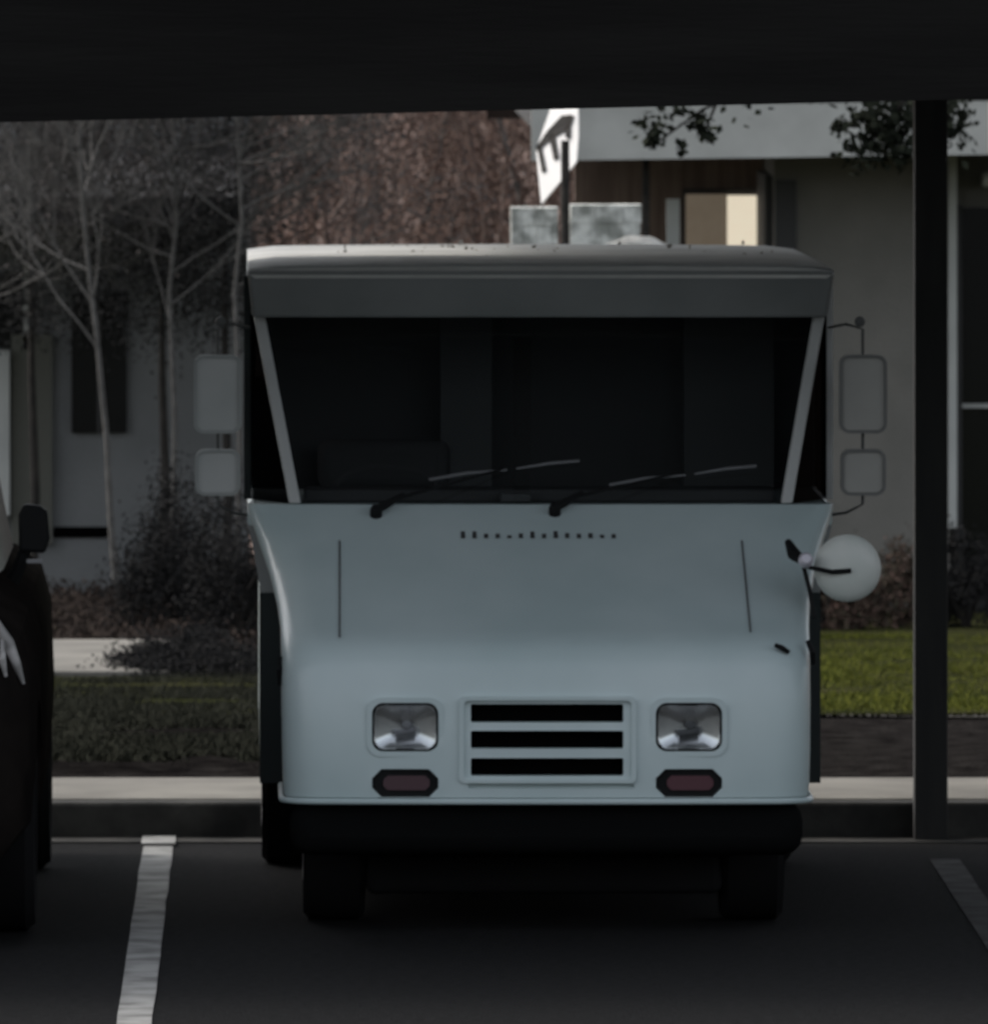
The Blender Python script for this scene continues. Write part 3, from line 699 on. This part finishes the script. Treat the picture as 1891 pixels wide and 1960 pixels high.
def shrub(loc, rx, ry, rz, nleaf, size, leaf, label, seed, cat='shrub', name='shrub', group=None, spikes=6, clumps=26):
    rnd = random.Random(seed); T = empty(name, loc, label=label, cat=cat, group=group)
    bm = bmesh.new()
    tips = []
    for i in range(max(spikes, 4)):
        d = Vector((rnd.uniform(-1, 1)*rx, rnd.uniform(-1, 1)*ry, rz*rnd.uniform(.9, 1.5)))
        tube(bm, [(0, 0, 0), d*.5+Vector((rnd.gauss(0, .03), 0, 0)), d], [.012, .008, .003], 5); tips.append(d)
    finish('stems', bm, 'barkdark', T)
    bm = bmesh.new(); cs_ = []
    for i in range(clumps):
        a = rnd.uniform(0, 6.28); e_ = rnd.uniform(-.2, 1); q = math.sqrt(max(0, 1-e_*e_))*rnd.uniform(.6, 1)
        cs_.append(Vector((math.cos(a)*q*rx, math.sin(a)*q*ry, max(.02, rz*(.35+.65*e_)))))
    cs_ += tips
    for c_ in cs_:
        k = rnd.uniform(.12, .3)
        leaves(bm, [c_+Vector((rnd.gauss(0, k*rx), rnd.gauss(0, k*ry), rnd.gauss(0, k*rz))) for _ in range(nleaf//len(cs_))], size, 0, rnd)
    finish('foliage', bm, leaf, T); return T
def gz(Y): return ground_z(Y)
# pale thin tree in front of the grey building
def trunkpts(uvs, Y): return [PT(u, v, Y) for u, v in uvs]
Y = 69.0
tree(PT(222, 1120, Y), trunkpts([(222, 1120), (212, 1000), (205, 850), (185, 640), (170, 520), (158, 400), (150, 240), (150, 80)], Y), .017, 3, 'barkpale', None,
     'slender pale bare tree in front of the dark window of the grey building', depth=3, L=.75, kids=5, starts=12)
Y = 71.0
for i, (u, sd_) in enumerate(((-60, 5), (330, 11), (455, 17))):
    Yk = Y-.7*i
    # multi-stem thicket trees, low crowns hanging to the eaves
    lab = ['grey-brown leggy tree leaning in at the left edge of the picture', 'tangled grey-brown tree between the pale slender tree and the van', 'dark tangled tree just left of the van roof'][i]
    tree(PT(u, 1100, Yk)+Vector((0, 0, 0)), trunkpts([(u, 1100), (u+5, 800), (u-6, 560), (u+8, 420), (u, 250), (u-8, 60)], Yk), .015, sd_, 'barkpale', 'greyleaf', lab,
         depth=3, L=.75, kids=5, per=5, lsize=.022, crad=.13, starts=15)
# dark evergreen under-storey mass above the left building front
for i, (u, v, rr) in enumerate(((60, 560, .45), (310, 590, .5), (430, 560, .45))):
    Yk = 72.4; top = PT(u, v, Yk)
    lab = ['dark evergreen beneath the leggy tree at the left edge', 'dark evergreen beside the pale slender tree', 'dark evergreen close to the left side of the van roof'][i]
    rnd = random.Random(40+i); base = Vector((top.x, Yk, gz(Yk)))
    T = empty('evergreen_tree', base, label=lab, cat='tree', group='dark evergreens before the grey building')
    bm = bmesh.new(); tube(bm, [(0, 0, 0), (.02, 0, .6), (0, 0, 1.2), (0, 0, 2.1)], [.03, .025, .02, .01]); finish('trunk', bm, 'barkdark', T)
    bm = bmesh.new(); cs_ = [Vector((rnd.gauss(0, rr*.55), rnd.gauss(0, .3), top.z-base.z+rnd.uniform(-.15, 1.25))) for _ in range(70)]
    cloud(bm, cs_, .12, 170, .024, rnd); finish('crown', bm, 'evergreen', T)
# brown wood on the hillside
rnd = random.Random(77)
k = 0
BROWN = ['russet bush with dense dead leaves on the slope, low behind the van roof', 'tall russet bush on the slope behind the van roof', 'sparse russet tree on the slope']
for i in range(26):
    Yk = rnd.uniform(80, 92); u = 400+i*29+rnd.uniform(-15, 15)
    X = PX(u, Yk); z0 = gz(Yk)-.1
    T = empty('brown_tree', (X, Yk, z0), label='pale-stemmed russet tree among the thicket on the slope above the van roof' if i % 4 == 1 else 'russet dead-leaved tree among the thicket on the slope above the van roof', cat='tree', group='pale-stemmed russet trees on the slope' if i % 4 == 1 else 'russet trees on the slope')
    bm = bmesh.new(); ends = []
    tube(bm, [(0, 0, 0), (rnd.gauss(0, .1), 0, .9), (rnd.gauss(0, .15), 0, 1.9), (rnd.gauss(0, .2), 0, 3.2)], [.035, .03, .02, .01], 6)
    finish('trunk', bm, 'barkpale' if i % 4 == 1 else 'barkrust', T, smooth=True)
    bm = bmesh.new()
    for j in range(8):
        limb(bm, Vector((0, 0, rnd.uniform(.4, 2.4))), Vector((rnd.uniform(-1, 1), rnd.uniform(-1, 1), .6)), .7, .012, 1, rnd, ends, kids=4)
    finish('limbs', bm, 'barkrust', T)
    bm = bmesh.new(); cloud(bm, ends, .2, 60, .03, rnd); finish('crown', bm, 'brownleaf', T)
# leafy tree whose trunk stands behind the carport post
Y = 60.0
rnd = random.Random(5)
base = Vector((PX(1785, Y), Y, gz(Y)))
T = empty('leafy_tree', base, label='dark-leaved tree behind the carport post, leaves overlapping the pale fascia', cat='tree')
bm = bmesh.new(); tube(bm, [(0, 0, 0), (.005, 0, .8), (0, 0, 1.6), (0, 0, 2.6), (.05, 0, 3.4)], [.05, .045, .042, .035, .02]); finish('trunk', bm, 'barkdark', T, smooth=True)
bm = bmesh.new(); clumps = []
def LP(u, v, dy=0): return PT(u, v, Y+dy)-base+Vector((0, 0, 0))
for pts in ([(1785, 100), (1740, 180), (1700, 240), (1660, 275), (1610, 245)], [(1785, 150), (1745, 215), (1722, 290)], [(1785, 160), (1815, 215), (1828, 265)], [(1785, 40), (1600, 120), (1440, 170), (1345, 210), (1262, 270)], [(1440, 170), (1370, 200), (1345, 262)]):
    P = [LP(*q) for q in pts]; tube(bm, P, [.012*(1-.6*i/(len(P)-1)) for i in range(len(P))], 5)
finish('limbs', bm, 'barkdark', T)
bm = bmesh.new()
for u, v, n_, rr in ((1650, 285, 60, .05), (1690, 250, 90, .06), (1725, 285, 60, .045), (1700, 215, 90, .07), (1607, 242, 16, .02), (1655, 230, 30, .04), (1828, 250, 40, .04), (1822, 215, 40, .05), (1740, 230, 60, .05),
                     (1248, 272, 22, .018), (1258, 250, 14, .02), (1340, 235, 22, .022), (1350, 258, 20, .018), (1305, 285, 8, .012), (1230, 235, 10, .03), (1290, 222, 14, .04), (1420, 130, 60, .12), (1560, 90, 90, .15), (1750, 60, 120, .2)):
    c_ = LP(u, v); leaves(bm, [c_+Vector((rnd.gauss(0, rr), rnd.gauss(0, rr), rnd.gauss(0, rr))) for _ in range(int(n_*2))], .045, 0, rnd)
finish('crown', bm, 'darkleaf', T)
# dark spiky shrub left of the van, low mound, ground cover
Y = 66.0
shrub(Vector((PX(345, Y), Y, gz(Y)-.02)), .27, .3, .47, 16000, .02, 'shrubleaf', 'dark bushy shrub with spiky top left of the van, before the grey wall', 51, spikes=9, clumps=40)
Y = 64.0
shrub(Vector((PX(452, Y), Y, gz(Y)-.02)), .20, .3, .42, 8000, .02, 'shrubleaf', 'dark shrub half hidden by the left flank of the van', 52, spikes=5)
Y = 60.3
shrub(Vector((PX(365, Y), Y, gz(Y)-.03)), .33, .6, .15, 22000, .018, 'shrubleaf', 'low dark spreading shrub covering the end of the pale slab, left of the van', 53, spikes=2, clumps=50)
Y = 68.0
for i, (u, hz, sd_, lab) in enumerate(((1722, .27, 61, 'reddish flowering shrub against the taupe wall, just left of the carport post'), (1640, .19, 62, 'small reddish shrub behind the round mirror of the van'), (1850, .30, 63, 'dark reddish shrub right of the carport post'), (1570, .24, 64, 'small shrub peeping out beside the right flank of the van'))):
    Yk = Y-.4*(i % 2)
    shrub(Vector((PX(u, Yk), Yk, gz(Yk))), .16, .2, hz, 3000, .026, 'redshrub' if i != 2 else 'shrubleaf', lab, sd_, spikes=6, clumps=18, group=None)
# ground cover on the left, before the grey building
rnd = random.Random(9); bm = bmesh.new()
leaves(bm, [Vector((rnd.uniform(-2.2, .3), y_, gz(y_)+.02+abs(rnd.gauss(0, .05)))) for y_ in (rnd.uniform(62.4, 73.6) for _ in range(34000))], .03, 0, rnd)
o = finish('ground_cover', bm, 'ivy'); tag(o, 'brown leafy ground cover left of the van below the grey wall', 'ground cover', kind='stuff')
# pale slab in the lawn
bm = bmesh.new(); y0, y1 = 59.8, 62.3; box(bm, PX(60, 61), PX(330, 61), y0, y1, gz(61)-.05, gz(59.8)+.045); o = finish('slab_path', bm, 'concrete', bevel=.01, smooth=True); tag(o, kind='structure')
# grass
def grass(name, m, x0, x1, y0, y1, n, h, label, seed):
    rnd = random.Random(seed); bm = bmesh.new()
    for _ in range(n):
        y = rnd.uniform(y0, y1); x = rnd.uniform(x0, x1)
        if mn.noise((x*1.3, y*1.1, seed)) < -.28: continue
        z = lawnz(y)-.01; a = rnd.uniform(0, 6.28); ww = .006; hh = h*rnd.uniform(.5, 1.3)*(1+.6*mn.noise((x*2, y*2, 3)))
        dx, dy = math.cos(a)*ww, math.sin(a)*ww; lx, ly = rnd.gauss(0, .02), rnd.gauss(0, .02)
        bm.faces.new([bm.verts.new(q) for q in ((x-dx, y-dy, z), (x+dx, y+dy, z), (x+lx, y+ly, z+hh))])
    o = finish(name, bm, m); tag(o, label, 'grass', kind='stuff')
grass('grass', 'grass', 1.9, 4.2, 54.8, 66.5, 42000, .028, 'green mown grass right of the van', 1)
grass('grass', 'grassdull', -2.3, .5, 51.6, 59.7, 80000, .028, 'dull olive grass left of the van', 2)
